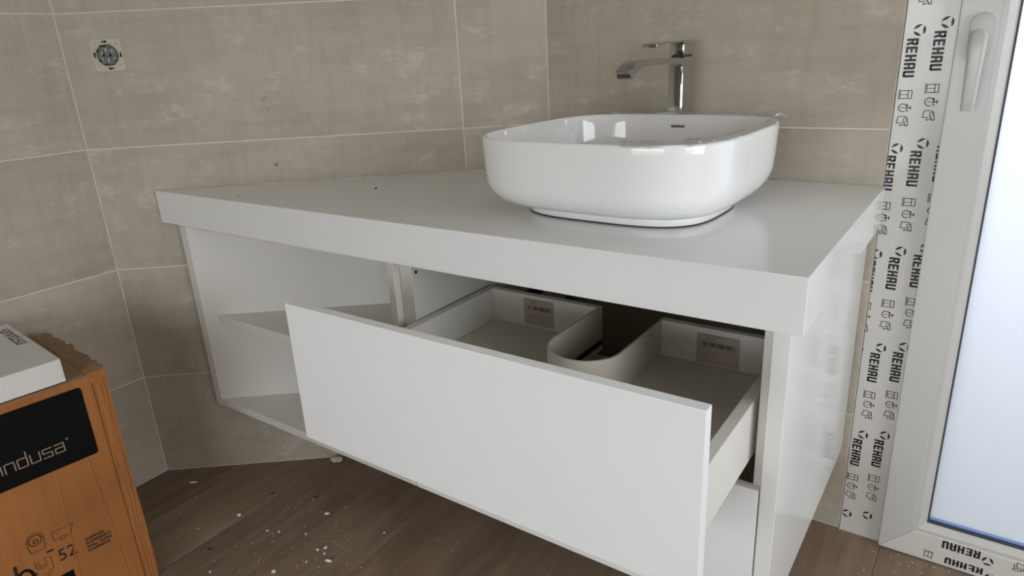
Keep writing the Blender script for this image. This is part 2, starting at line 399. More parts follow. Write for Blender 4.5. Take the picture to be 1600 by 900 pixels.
# floor: planks running towards the back wall
floor = box('floor', LX-0.1, RIGHT_X+0.12, REAR_Y-0.12, 0.12, -0.12, -0.0012, 'joint', bevel=0); tag(floor, kind='structure')
PW, PL = 0.2041, 1.27
cache = {}
nx0 = math.floor((LX-0.1-0.088)/PW); nx1 = math.ceil((RIGHT_X-0.088)/PW)
offs = [0.0, 0.47, 0.86, 0.22, 1.05, 0.63]
for i in range(nx0, nx1):
    x0 = 0.088+i*PW; x1 = min(x0+PW, RIGHT_X); x0 = max(x0, LX-0.09)
    if x1-x0 < 0.02: continue
    y = 0.1 + offs[i % 6]
    while y > REAR_Y:
        ya, yb = max(y-PL, REAR_Y), min(y, 0.1); y -= PL
        if yb-ya < 0.02: continue
        key = (round(x1-x0, 4), round(yb-ya, 4))
        if key not in cache:
            bm = bmesh.new(); w, h = (x1-x0)/2-0.0006, (yb-ya)/2-0.0006
            add_box(bm, -w, w, -h, h, -0.008, 0)
            es = [e for e in bm.edges if all(abs(v.co.z) < 1e-6 for v in e.verts)]
            bmesh.ops.bevel(bm, geom=es, offset=0.0008, segments=1, affect='EDGES')
            bmesh.ops.recalc_face_normals(bm, faces=bm.faces)
            me = bpy.data.meshes.new('plank'); bm.to_mesh(me); bm.free(); me.materials.append(M['plank']); cache[key] = me
        t = bpy.data.objects.new('plank', cache[key]); COL.objects.link(t); t.parent = floor
        t.location = ((x0+x1)/2, (ya+yb)/2, 0)
# terrace outside the door
tag(box('yard_ground', -12, 12, -14, REAR_Y-0.12, -0.3, -0.13, 'ground', bevel=0), 'grey concrete yard behind the rear window', kind='structure')
tag(box('terrace_ground', -12, 12, 0.12, 14, -0.3, -0.13, 'ground', bevel=0), 'grey concrete terrace outside the glass door', kind='structure')
tag(box('added_shade_parapet', -12, 12, 0.85, 1.0, -0.13, 1.1, 'ground', bevel=0), 'added low parapet outside the glass door that shades the lower pane', kind='structure')  # unseen wall, added to darken the lower part of the frosted pane

# ------------------------------------------------------------------ door with frosted pane, protective film and print
door = empty('door_1', (0, 0, 0)); tag(door, 'white plastic balcony door with frosted glass and printed film', kind='structure')
FX1 = 0.0845                      # right edge of the visible frame strip
FY = -0.001                       # room face of the fixed frame
E0 = -0.0035
def dpart(name, *a, **k): return box(name, *a, parent=door, **k)
jl = dpart('frame_jamb', E0, FX1+0.02, FY, 0.07, 0.0, DOOR_H, m='film', bevel=0.002)
dpart('frame_jamb', DOOR_X1-0.104, DOOR_X1-0.002, FY, 0.07, 0.0, DOOR_H, m='film', bevel=0.002)
dpart('frame_head', FX1+0.02, DOOR_X1-0.104, FY, 0.07, DOOR_H-0.1, DOOR_H-0.002, m='film', bevel=0.002)
SX0, SX1, SZ0, SZ1 = FX1, DOOR_X1-FX1, 0.004, DOOR_H-0.085
SY = -0.024
GX0, GX1, GZ0, GZ1 = SX0+0.088, SX1-0.088, SZ0+0.092, SZ1-0.088
BW = 0.023                        # glazing bead
def sbox(name, x0, x1, z0, z1, m='pvc'):
    return box(name, x0, x1, SY, -0.0065 if False else SY+0.0175, z0, z1, m, door, bevel=0.003)
def mitred(name, pts, m='pvc', y0=SY, y1=SY+0.0175, bevel=0.0025):
    return prism(name, pts, y0, y1, m, door, axis='y', bevel=bevel)
bx0, bx1, bz0, bz1 = GX0-BW, GX1+BW, GZ0-BW, GZ1+BW
mitred('sash_stile', [(SX0, SZ0), (bx0, bz0), (bx0, bz1), (SX0, SZ1)])
mitred('sash_stile', [(SX1, SZ0), (SX1, SZ1), (bx1, bz1), (bx1, bz0)])
rail = mitred('sash_rail', [(SX0, SZ0), (SX1, SZ0), (bx1, bz0), (bx0, bz0)], 'film')
mitred('sash_rail', [(SX0, SZ1), (bx0, bz1), (bx1, bz1), (SX1, SZ1)])
def bead(pts):                    # bead slopes back to the glass
    (a, b, c, d) = pts            # outer edge a-b, inner edge c-d
    bm = bmesh.new()
    yo, yi, yb = SY+0.003, SY+0.013, SY+0.03
    mid = lambda p, q, t: (p[0]+(q[0]-p[0])*t, p[1]+(q[1]-p[1])*t)
    prof = [(0, yb), (0, yo), (0.35, yo), (0.85, yi-0.003), (1, yi), (1, yb)]
    r1 = [(*mid(a, d, t), y) for t, y in prof]; r2 = [(*mid(b, c, t), y) for t, y in prof]
    loft(bm, [[(p[0], p[2], p[1]) for p in r1], [(p[0], p[2], p[1]) for p in r2]])
    o = done(bm, 'glazing_bead', 'pvc', door)
bead([(bx0, bz0), (bx0, bz1), (GX0, GZ1), (GX0, GZ0)])
bead([(bx1, bz1), (bx1, bz0), (GX1, GZ0), (GX1, GZ1)])
bead([(bx1, bz0), (bx0, bz0), (GX0, GZ0), (GX1, GZ0)])
bead([(bx0, bz1), (bx1, bz1), (GX1, GZ1), (GX0, GZ1)])
bm = bmesh.new(); gk = 0.0035; y0, y1 = SY+0.0125, SY+0.026
for a in ((GX0, GX0+gk, GZ0, GZ1), (GX1-gk, GX1, GZ0, GZ1), (GX0+gk, GX1-gk, GZ0, GZ0+gk), (GX0+gk, GX1-gk, GZ1-gk, GZ1)):
    add_box(bm, a[0], a[1], y0, y1, a[2], a[3])
done(bm, 'gasket', 'gasket', door)
box('blue_reflection_strip', GX0+gk, GX1-gk, SY+0.0225, SY+0.0242, GZ0+gk, GZ0+gk+0.007, 'blue_reflection', door, bevel=0)  # blue reflection at the pane's lower edge, put in as a coloured strip
box('pane', GX0+gk*.5, GX1-gk*.5, SY+0.024, SY+0.030, GZ0+gk*.5, GZ1-gk*.5, 'pane', door, bevel=0)
# threshold strip, dusty
box('threshold', E0, DOOR_X1-0.002, -0.004, 0.07, -0.001, 0.0035, 'sealant', door, bevel=0.001)

# --- handle
hx, hz = SX0+0.0365, 1.128
def stadium(cx, cz, hw, hh, n=14):
    pts = [(cx+hw*math.cos(math.pi*i/n), cz+(hh-hw)+hw*math.sin(math.pi*i/n)) for i in range(n+1)]
    pts += [(cx-hw*math.cos(math.pi*i/n), cz-(hh-hw)-hw*math.sin(math.pi*i/n)) for i in range(n+1)]
    return pts
bp_ = prism('handle', stadium(hx+0.0015, hz+0.005, 0.0185, 0.041), SY-0.010, SY, 'pvc', door, axis='y', bevel=0.003)
shade_by_angle(bp_, 0.7)
bm = bmesh.new()
def ringy(cx, cz, hw, hh, y, n=24):
    return [(cx+hw*math.cos(2*math.pi*i/n), y, cz+hh*math.sin(2*math.pi*i/n)) for i in range(n)]
loft(bm, [ringy(hx, hz+.004, .013, .013, y) for y in (SY-.009, SY-.030, SY-.040)] + [ringy(hx, hz+.004, .010, .010, SY-.045)])
shade_by_angle(done(bm, 'neck', 'pvc', bp_), 0.8)
bm = bmesh.new()
def sect(z, yc, hw, ht, n=20):
    P = []
    for i in range(n):
        t = 2*math.pi*i/n; ct, st = math.cos(t), math.sin(t)
        P.append((hx+hw*math.copysign(abs(ct)**.55, ct), yc+ht*math.copysign(abs(st)**.55, st), z))
    return P
loft(bm, [sect(hz+.018, SY-.040, .004, .003), sect(hz+.016, SY-.041, .009, .007), sect(hz+.010, SY-.043, .0125, .009), sect(hz, SY-.045, .0135, .010),
          sect(hz-.02, SY-.047, .0135, .009), sect(hz-.06, SY-.048, .0120, .0075), sect(hz-.100, SY-.047, .0108, .0065), sect(hz-.118, SY-.046, .0104, .006), sect(hz-.1205, SY-.046, .0096, .005)])
shade_by_angle(done(bm, 'lever', 'pvc', bp_), 0.8)

# --- film print
H = 0.0196; LWD = 0.0124; LG = 0.0023
BL = {'R': [rect(0, 0, .36, 1), rect(.36, .80, .9, 1), [(.64, .46), (1, .54), (1, .86), (.9, 1), (.64, 1)], rect(.36, .40, .86, .57), [(.46, .44), (.82, .44), (1.02, 0), (.66, 0)]],
      'E': [rect(0, 0, .36, 1), rect(.36, .80, .96, 1), rect(.36, .41, .88, .59), rect(.36, 0, .96, .2)],
      'H': [rect(0, 0, .36, 1), rect(.64, 0, 1, 1), rect(.36, .41, .64, .61)],
      'A': [rect(0, 0, .36, .88), [(0, .86), (.36, .86), (.36, 1), (.12, 1)], rect(.64, 0, 1, .88), [(.64, .86), (1, .86), (.88, 1), (.64, 1)], rect(.36, .8, .64, 1), rect(.36, .34, .64, .52)],
      'U': [rect(0, .12, .36, 1), rect(.64, .12, 1, 1), rect(.12, 0, .88, .2), [(0, .13), (.36, .13), (.36, 0), (.12, 0)], [(.64, 0), (.88, 0), (1, .13), (.64, .13)]]}
def film_unit(icons=True):
    P = []; x = 0
    for ch in 'REHAU':
        P += [[(x+p[0]*LWD, (p[1]-.5)*H) for p in q] for q in BL[ch]]; x += LWD+LG
    R = 0.0103; cx, cy = -0.0145, 0.0092      # ring of three crescents
    for k in range(3):
        n = 10
        for i in range(n):
            qs = []
            for t in (i/n, (i+1)/n):
                a = math.radians(30+120*k+8+104*t); th_ = R*0.46*math.sin(math.pi*t)**0.8 + R*.02
                qs.append(((cx+R*math.cos(a), cy+R*math.sin(a)), (cx+(R-th_)*math.cos(a), cy+(R-th_)*math.sin(a))))
            P.append([qs[0][0], qs[1][0], qs[1][1], qs[0][1]])
    if icons:
        w = 0.0012; c = 0.1035
        P += stroke([(c-.0095, -.0118), (c+.0095, -.0118)], w)
        P += stroke([(c-.0074, -.0095), (c+.0074, -.0095), (c+.0074, .0105), (c-.0074, .0105)], w*1.2, True)
        P += stroke([(c-.0074, .004), (c+.0074, .004)], w*1.2) + stroke([(c, -.0095), (c, .004)], w)
        c = 0.1285
        P += stroke(arc(c, -.002, .0074, 62, 385, 26), w*1.2)
        P += stroke([(c, -.006), (c, -.001)], w) + stroke([(c, .000), (c, .004)], w)
        P += [[(c-.0075, .0050), (c-.0035, .0080), (c-.0040, .0030)]]
        P += stroke([(c, .0055), (c, .0112)], w*1.6) + stroke([(c-.0028, .0112), (c+.0028, .0112)], w*1.4) + stroke([(c+.005, .005), (c+.0065, .0065)], w*1.6)
        c = 0.1545; s = .000125; q = lambda a, b: (c+(a-585)*s, (b-577)*s)
        P += stroke([q(612, 575), q(610, 495), q(510, 515), q(510, 610), q(522, 632), q(545, 645), q(640, 662), q(658, 652), q(655, 632), q(600, 600)], w*1.2)
        P += stroke([q(600, 592), q(545, 588), q(538, 610), q(550, 640)], w) + stroke([q(600, 600), q(575, 640)], w)
        P += stroke([q(636, 632), q(648, 560)], w*1.2) + [[q(632, 565), q(662, 570), q(650, 538)]]
    return P
unit = film_unit()
P = []
ax = (0, -1); ay = (1, 0)
for i in range(-5, 7):
    for j in range(-3, 5):
        lx, lz = 0.023-0.0115*i+0.0437*j, 1.150-0.2225*i+0.0112*j
        if lx < -0.05 or lx > 0.16: continue
        o = (lx-0.0092, lz-0.0145)
        if i >= 5 and lz < 0.1: 
            P += xf([q for q in unit if max(p[0] for p in q) < -0.003], o, ax, ay)
        else: P += xf(unit, o, ax, ay)
printed('film_lettering', P, (0, FY-0.0003, 0), (1, 0, 0), (0, 0, 1), 'ink', jl, rect=(E0+0.001, FX1-0.001, 0.03, DOOR_H-0.1))
P = []
for k in range(-1, 5):
    for row, (sx, sz) in enumerate(((0.279, 0.0605), (0.289, 0.0195))):
        u2 = [q for q in unit if not (k == 0 and row == 0 and max(p[0] for p in q) > 0.08) and not (k == 0 and max(p[0] for p in q) > 0.117)]
        if k >= 0: P += xf(u2, (sx+0.2225*k, sz), (-1, 0), (0, -1))
printed('film_lettering', P, (0, SY-0.0003, 0), (1, 0, 0), (0, 0, 1), 'ink', rail, rect=(SX0+0.005, SX1-0.005, SZ0+0.009, 0.078))

# ------------------------------------------------------------------ worktop
D, TT, WL = 0.6644, 0.0845, 1.6221
g = 0.0015
def wallA_pt(y, off): # point on the slanted wall (off from its face) with the given y
    s = (-(y) - off*math.cos(TH))/math.sin(TH); return A(s, off)
top_pts = [(0, -g), (0, -D), (-WL, -D), tuple(wallA_pt(-D+0.012, g).xy), tuple(wallA_pt(-g, g).xy)]
bm = bmesh.new(); add_prism(bm, top_pts, ZT-TT, ZT)
wt = done(bm, 'worktop', 'laminate', bevel=0.0012)
tag(wt, 'thick white worktop with an oblique back edge under the washbasin', 'worktop')
# sealant bead along the slanted wall, patchy
bm = bmesh.new(); random.seed(3)
for s0, s1 in ((0.18, 0.50), (0.505, 0.62), (0.66, 0.78)):
    rings = []
    n = 14
    for i in range(n+1):
        s = s0+(s1-s0)*i/n; h = 0.0032*(0.5+random.random()*.6)
        rings.append([tuple(A(s, g, ZT+0.0002)), tuple(A(s, g+h, ZT+0.0002)), tuple(A(s, g+h*.5, ZT+h*.7)), tuple(A(s, g, ZT+h))])
    loft(bm, rings)
done(bm, 'sealant_bead', 'sealant', wall_corner)

# ------------------------------------------------------------------ vanity cabinet with two drawers
ZB, ZC = 0.226, ZT-TT-0.0005
YF = -0.644                        # front plane of closed fronts
YC = YF+0.018                      # carcass front
XL0, XL1 = -0.7905, -0.757         # left carcass panel
XR0, XR1 = -0.060, -0.0445         # right carcass panel
cab = empty('vanity_cabinet', (-0.4, -0.3, ZB)); tag(cab, 'white wall-hung vanity cabinet with its upper drawer pulled open', 'cabinet')
def cpart(name, x0, x1, y0, y1, z0, z1, m, parent=None, bevel=0.0008):
    b = box(name, x0, x1, y0, y1, z0, z1, m, None, bevel)
    p = parent or cab; b.parent = p; b.matrix_parent_inverse = p.matrix_world.inverted() if p.type != 'EMPTY' else Matrix.Translation(-p.location)
    return b
def adopt(o, p=None):
    p = p or cab; o.parent = p
    o.matrix_parent_inverse = Matrix.Translation(-p.location); return o
cpart('side_panel', XL0, XL1, YC, -0.03, ZB, ZC, 'carcass')
cpart('side_panel', XR0, XR1, YC, -0.03, ZB, ZC, 'carcass')
cpart('bottom_panel', XL1, XR0, YC, -0.03, ZB, ZB+0.018, 'carcass')
cpart('hanging_rail', XL1, XR0, -0.05, -0.034, ZC-0.075, ZC-0.002, 'dark_rail')
cl = cpart('cladding_panel', XR1+0.0005, -0.0195, YF, -0.004, ZB-0.004, ZC, 'laminate')
bm = bmesh.new()
n = 10; loft(bm, [[(XL1+x, -0.614+0.004*math.cos(2*math.pi*i/n), 0.735+0.004*math.sin(2*math.pi*i/n)) for i in range(n)] for x in (-0.002, 0.0006)])
adopt(done(bm, 'screw_hole_cap', 'dark_crumb'))
# upper drawer
UD = empty('drawer', (-0.42, -0.65, 0.55)); adopt(UD); UD.matrix_parent_inverse = Matrix.Identity(4); UD.location = Vector((-0.42, -0.65, 0.55))-cab.location
UDW = Vector((-0.42, -0.65, 0.55))
def dpart2(o): o.parent = UD; o.matrix_parent_inverse = Matrix.Translation(-UDW); return o
YD = -0.905; DB0, DB1 = -0.749, -0.0665
dpart2(box('front_panel', -0.7945, -0.0465, YD, YD+0.018, 0.4925, 0.7575, 'front', bevel=0.001))
zt, zf, yb = 0.635, 0.56, -0.395
dpart2(box('side_board', DB0, DB0+0.018, YD+0.018, yb+0.016, 0.532, zt, 'carcass', bevel=0.0008))
dpart2(box('side_board', DB1-0.018, DB1, YD+0.018, yb+0.016, 0.532, zt, 'carcass', bevel=0.0008))
UX0, UX1, UCY = -0.4555, -0.3195, -0.570; UR = (UX1-UX0)/2; UCX = (UX0+UX1)/2
dpart2(box('back_board', DB0+0.018, UX0-0.004, yb, yb+0.016, zf, zt, 'back_board', bevel=0.0008))
dpart2(box('back_board', UX1+0.004, DB1-0.018, yb, yb+0.016, zf, zt, 'back_board', bevel=0.0008))
# bottom with U notch (built as left, right and front pieces meeting on the notch curve)
bm = bmesh.new(); x0, x1, yf_ = DB0+0.018, DB1-0.018, YD+0.018
n = 20; cur = [(UX0, yb+0.016)] + [(UCX-UR*math.cos(math.pi*i/n), UCY-UR*math.sin(math.pi*i/n)) for i in range(n+1)] + [(UX1, yb+0.016)]
outl = [(x0, yb+0.016), (x0, yf_), (x1, yf_), (x1, yb+0.016)] + cur[::-1]
add_prism(bm, outl, zf-0.012, zf)
dpart2(done(bm, 'bottom_board', 'drawer'))
# curved wall of the siphon recess
bm = bmesh.new(); th_ = 0.0045
path = [(UX0, yb+0.016, -1, 0)] + [(UCX-UR*math.cos(math.pi*i/n), UCY-UR*math.sin(math.pi*i/n), -math.cos(math.pi*i/n), -math.sin(math.pi*i/n)) for i in range(n+1)] + [(UX1, yb+0.016, 1, 0)]
loft(bm, [[(x, y, 0.535), (x, y, zt), (x+nx*th_, y+ny*th_, zt), (x+nx*th_, y+ny*th_, 0.535)] for x, y, nx, ny in path])
o = dpart2(done(bm, 'siphon_recess_wall', 'drawer')); shade_by_angle(o, 0.6)
# runners
for x0, x1 in ((XL1+0.0005, DB0-0.0005), (DB1+0.0005, XR0-0.0005)):
    cpart('runner', x0, x1, YC+0.03, -0.15, 0.545, 0.572, 'dark_rail')
# stickers with bar code
def sticker(x0, x1, z0, z1, seed):
    st = printed('barcode_sticker', [rect(x0, z0, x1, z1)], (0, yb-0.0004, 0), (1, 0, 0), (0, 0, 1), 'sticker'); dpart2(st)
    random.seed(seed); P = []; x = x0+0.012
    while x < x1-0.008:
        w = random.choice((.0006, .0010, .0018, .0026)); 
        P.append(rect(x, z1-0.026, x+w, z1-0.0165)); x += w+random.choice((.0008, .0014, .0022))
    q = font_polys('400721', 0.006); P += xf(q, (x0+0.018, z1-0.0115), (1, 0), (0, 1))
    P += [rect(x0+0.01, z1-0.0035, x1-0.03, z1-0.0025), rect(x0+0.01, z0+0.02, x0+0.04, z0+0.0207)]
    b = printed('barcode_print', P, (0, yb-0.0008, 0), (1, 0, 0), (0, 0, 1), 'ink_grey'); dpart2(b)
sticker(-0.645, -0.566, 0.5655, 0.628, 5); sticker(-0.243, -0.160, 0.5625, 0.6245, 8)
# lower drawer, closed
LD = empty('drawer', Vector((-0.42, -0.4, 0.3))-cab.location); LD.parent = cab; LDW = Vector((-0.42, -0.4, 0.3))
def dpart3(o): o.parent = LD; o.matrix_parent_inverse = Matrix.Translation(-LDW); return o
dpart3(box('front_panel', -0.7905, -0.0465, YF, YF+0.018, ZB, 0.4885, 'front', bevel=0.001))
dpart3(box('side_board', DB0, DB0+0.018, YF+0.018, -0.15, 0.26, 0.40, 'drawer', bevel=0.0008))
dpart3(box('side_board', DB1-0.018, DB1, YF+0.018, -0.15, 0.26, 0.40, 'drawer', bevel=0.0008))
dpart3(box('back_board', DB0+0.018, DB1-0.018, -0.166, -0.15, 0.27, 0.40, 'drawer', bevel=0.0008))
dpart3(box('bottom_board', DB0+0.018, DB1-0.018, YF+0.018, -0.166, 0.27, 0.282, 'drawer', bevel=0.0008))

# ------------------------------------------------------------------ triangular open shelf unit
sh = empty('corner_shelf_unit', (-1.0, -0.5, ZB)); tag(sh, 'white triangular open shelf unit tapering to the left of the drawers', 'shelf unit')
def spart(o): o.parent = sh; o.matrix_parent_inverse = Matrix.Translation(-sh.location); return o
XS0, XS1 = -0.809, -0.792
o1, o2 = 0.020, 0.0385
def tri(off, x1, yf):  # outline between the back panel face and x = x1, front at yf
    l = wallA_pt(yf, off); s = (XC - x1 + off*math.sin(TH))/math.cos(TH)
    b = A(s, off); return [(l.x, yf), (x1, yf), (x1, b.y)]
fl = wallA_pt(YF, o1); fi = wallA_pt(YF, o2)
s1 = (XC-XS0+o1*math.sin(TH))/math.cos(TH); s2 = (XC-XS0+o2*math.sin(TH))/math.cos(TH)
spart(prism('back_panel', [(fl.x, YF), (fi.x, YF), tuple(A(s2, o2).xy), tuple(A(s1, o1).xy)], ZB, ZC, 'carcass'))
e = 0.0003
spart(prism('side_panel', [(XS0, YF), (XS1, YF), (XS1, A(s1, o1).y), (XS0, A(s1, o1).y)], ZB, ZC, 'carcass'))
spart(prism('bottom_shelf', tri(o2+e, XS0-e, YF), ZB, ZB+0.021, 'carcass'))
spart(prism('shelf', tri(o2+e, XS0-e, -0.621), 0.484, 0.503, 'carcass'))
spart(prism('top_panel', tri(o2+e, XS0-e, YF+0.012), ZC-0.016, ZC, 'carcass'))

# ------------------------------------------------------------------ washbasin
BX, BY, BROT = -0.3995, -0.366, -0.03
def sup(a, b, n, z, N=96):
    P = []; cr, sr = math.cos(BROT), math.sin(BROT)
    for i in range(N):
        t = 2*math.pi*i/N; ct, st = math.cos(t), math.sin(t)
        x = a*math.copysign(abs(ct)**(2/n), ct); y = b*math.copysign(abs(st)**(2/n), st)
        P.append((BX+x*cr-y*sr, BY+x*sr+y*cr, z))
    return P
a_, b_ = 0.243, 0.240; fa, fb = 0.187, 0.150
bas = empty('washbasin', (BX, BY, ZT)); tag(bas, 'white glazed ceramic countertop washbasin with rounded corners', 'washbasin')
def bpart(o): o.parent = bas; o.matrix_parent_inverse = Matrix.Translation(-bas.location); return o
RZ = 1.004
def lerp(p, q, t): return p+(q-p)*t
rings = []
for t, z in ((0.985, 0.8535), (0.997, 0.861), (1.0, 0.866), (0.993, 0.8683)): rings.append(sup(fa*t, fb*t, 3.4, z))
# belly: quarter-round from the foot to the vertical wall
for i in range(0, 13):
    k = i/12; an = k*math.pi/2
    t = math.sin(an)**1.0; z = 0.8685+0.062*(1-math.cos(an))
    rings.append(sup(lerp(fa*.995, a_*0.985, t), lerp(fb*.995, b_*0.985, t), lerp(3.4, 3.75, t), z))
for z, t in ((0.945, .99), (0.965, .9945), (0.985, .998), (0.997, 1.0)): rings.append(sup(a_*t, b_*t, 3.75, z))
for i in range(1, 7):
    an = i/6*math.pi; rings.append(sup(a_-.0035+.0035*math.cos(an), b_-.0035+.0035*math.cos(an), 3.75, 0.9995+.0045*math.sin(an)))
for z, d in ((0.985, .0085), (0.955, .0115), (0.925, .016), (0.905, .026), (0.893, .044), (0.886, .070), (0.8825, .105), (0.880, .150), (0.878, .205)):
    rings.append(sup(max(a_-d, .02), max(b_-d, .02), max(2.1, 3.75-d*9), z))
bm = bmesh.new(); loft(bm, rings)
o = bpart(done(bm, 'bowl', 'ceramic')); shade_by_angle(o, 0.9)
bm = bmesh.new(); loft(bm, [sup(fa*.975, fb*.975, 3.4, ZT), sup(fa*.989, fb*.989, 3.4, ZT+.001), sup(fa*.975, fb*.985, 3.4, ZT+.0036)])
bpart(done(bm, 'base_joint', 'dark_rail'))
bm = bmesh.new(); loft(bm, [[(BX+r_*math.cos(2*math.pi*i/28), BY+r_*math.sin(2*math.pi*i/28), z) for i in range(28)] for r_, z in ((.033, .8785), (.033, .8815), (.028, .8835), (.010, .8845))])
o = bpart(done(bm, 'drain_plug', 'chrome')); shade_by_angle(o, 0.6)
Pp, wd = square_word('sanindusa', 0.0022, 0.0007); sc_ = 0.031/wd
ly = BY + b_ - 0.0105
bpart(printed('maker_print', [[(p[0]*sc_, p[1]*sc_*1.15) for p in q] for q in Pp], (-0.412, ly-0.0016, 0.9775), (math.cos(BROT), math.sin(BROT), 0), (0, 0.06, 1), 'ink'))
# scraps of cling film left on the rim
def wrap(t0, t1, seed, out, ht, n=26, m=5):
    random.seed(seed); bm = bmesh.new(); R = []
    for i in range(n+1):
        t = math.radians(t0+(t1-t0)*i/n); ct, st = math.cos(t), math.sin(t)
        row = []
        for j in range(m+1):
            k = j/m; d = lerp(-.016, out, k) + random.uniform(-.0015, .0015); 
            aa, bb = a_+d, b_+d
            x = aa*math.copysign(abs(ct)**(2/3.75), ct); y = bb*math.copysign(abs(st)**(2/3.75), st)
            cr, sr = math.cos(BROT), math.sin(BROT)
            z = RZ+.0012+ht*math.sin(k*math.pi)*(0.6+.8*random.random()) + random.uniform(0, .003)
            if k > .75: z -= (k-.75)*.02
            row.append(bm.verts.new((BX+x*cr-y*sr, BY+x*sr+y*cr, z)))
        R.append(row)
    for i in range(n):
        for j in range(m): bm.faces.new((R[i][j], R[i+1][j], R[i+1][j+1], R[i][j+1]))
    o = bpart(done(bm, 'plastic_wrap', 'wrap')); return o
wrap(-47, 12, 2, .002, .003); wrap(-78, -60, 4, .004, .003, 14); wrap(22, 40, 6, .024, .006, 14); wrap(60, 120, 9, .001, .001)

# ------------------------------------------------------------------ tall basin mixer
tap = empty('basin_mixer', (-0.417, -0.075, ZT)); tag(tap, 'tall square chrome mixer tap standing behind the washbasin', 'tap')
def tpart(o): o.parent = tap; o.matrix_parent_inverse = Matrix.Translation(-tap.location); return o
TX0, TX1, TY0, TY1 = -0.4345, -0.4005, -0.108, -0.045
tpart(box('base_flange', TX0-.004, TX1+.004, TY0-.004, TY1+.004, ZT, ZT+.006, 'chrome', bevel=0.0015))
o = tpart(box('body', TX0, TX1, TY0, TY1, ZT+.006, 1.1215, 'chrome', bevel=0.004)); shade_by_angle(o, 0.9)
o = tpart(box('lever_collar', TX0+.004, TX1-.004, TY0+.006, TY1-.006, 1.1215, 1.1245, 'chrome_dark', bevel=0.0005))
o = tpart(box('lever_block', TX0, TX1, TY0+.002, TY1, 1.1245, 1.1535, 'chrome', bevel=0.003)); shade_by_angle(o, 0.9)
# lever plate: thin blade to the front
bm = bmesh.new()
prof = [(TY1-.004, 1.1535, 1.1505), (TY0-.02, 1.1540, 1.1500), (-0.20, 1.1535, 1.1490), (-0.238, 1.1515, 1.1440), (-0.246, 1.1500, 1.1430)]
loft(bm, [[(TX0+.001, y, zt_), (TX1-.001, y, zt_), (TX1-.001, y, zb_), (TX0+.001, y, zb_)] for y, zt_, zb_ in prof])
o = tpart(done(bm, 'lever', 'chrome', bevel=0.0008)); shade_by_angle(o, 0.9)
# spout: flat bar that turns down at the tip
bm = bmesh.new()
cl_ = [(-0.100, 1.1115), (-0.16, 1.1150), (-0.24, 1.1170), (-0.300, 1.1165), (-0.325, 1.1130), (-0.345, 1.1050), (-0.360, 1.0955)]
rings = []
for i, (y, z) in enumerate(cl_):
    p, q = cl_[max(i-1, 0)], cl_[min(i+1, len(cl_)-1)]
    ty, tz = q[0]-p[0], q[1]-p[1]; l = math.hypot(ty, tz); ny, nz = -tz/l, ty/l
    if nz < 0: ny, nz = -ny, -nz
    h = 0.0062 if i < 4 else 0.0085; w = 0.0005
    rings.append([(TX0+w, y+ny*h, z+nz*h), (TX1-w, y+ny*h, z+nz*h), (TX1-w, y-ny*h, z-nz*h), (TX0+w, y-ny*h, z-nz*h)])
loft(bm, rings)
o = tpart(done(bm, 'spout', 'chrome', bevel=0.002)); shade_by_angle(o, 0.7)
bm = bmesh.new()
y, z = cl_[-1]; ty, tz = cl_[-1][0]-cl_[-2][0], cl_[-1][1]-cl_[-2][1]; l = math.hypot(ty, tz); ty, tz = ty/l, tz/l; ny, nz = tz, -ty
loft(bm, [[(TX0+.004, y+ty*d+ny*.004, z+tz*d+nz*.004), (TX1-.004, y+ty*d+ny*.004, z+tz*d+nz*.004), (TX1-.004, y+ty*d-ny*.004, z+tz*d-nz*.004), (TX0+.004, y+ty*d-ny*.004, z+tz*d-nz*.004)] for d in (-.002, .0008)])
tpart(done(bm, 'aerator', 'chrome_dark'))

# ------------------------------------------------------------------ socket without cover on the slanted wall
so = empty('wall_socket', A(1.0915, 0, 1.1903)); so.rotation_euler = (0, 0, math.atan2(-dA.y, -dA.x))
tag(so, 'uncovered power socket with ivory mounting frame on the slanted tiled wall', 'socket')
# local: x along the wall to the right, y into the wall, z up
def sk(bm, name, m, bevel=0, smooth=False): return done(bm, name, m, so, bevel=bevel, smooth=smooth)
HW = 0.0375; RI = 0.0262; N_ = 48
bm = bmesh.new()
def sq(t, h):
    c, s = math.cos(t), math.sin(t); k = h/max(abs(c), abs(s)); x, z = c*k, s*k
    return x, z
random.seed(11)
outer = []
for i in range(N_):
    x, z = sq(2*math.pi*(i+.5)/N_, HW); j = 1-random.random()*.012; outer.append((x*j, z*j))
inner = [(RI*math.cos(2*math.pi*(i+.5)/N_), RI*math.sin(2*math.pi*(i+.5)/N_)) for i in range(N_)]
loft(bm, [[(x, 0, z) for x, z in outer], [(x, -.0026, z) for x, z in outer], [(x, -.0026, z) for x, z in inner], [(x, 0, z) for x, z in inner]], False, False)
sk(bm, 'mounting_frame', 'socket_plate')
bm = bmesh.new()
loft(bm, [[(r_*math.cos(2*math.pi*i/8+.39), y, r_*math.sin(2*math.pi*i/8+.39)) for i in range(8)] for r_, y in ((.0255, 0), (.0262, -.005), (.0235, -.010), (.019, -.0105))])
sk(bm, 'socket_core', 'socket_core')
for (x, z, r_) in ((.0105, 0, .0037), (-.0055, 0, .0036), (-.0175, .0105, .0034), (-.0155, -.0125, .0034)):
    bm = bmesh.new(); loft(bm, [[(x+r_*math.cos(2*math.pi*i/16), y, z+r_*math.sin(2*math.pi*i/16)) for i in range(16)] for y in (-.009, -.0112)])
    sk(bm, 'contact_hole', 'dark_crumb')
for (x0, x1, z0, z1) in ((-.012, .004, .019, .0225), (-.010, .003, -.0235, -.0205)):
    bm = bmesh.new(); add_box(bm, x0, x1, -.0108, -.006, z0, z1); sk(bm, 'earth_slot', 'dark_crumb')
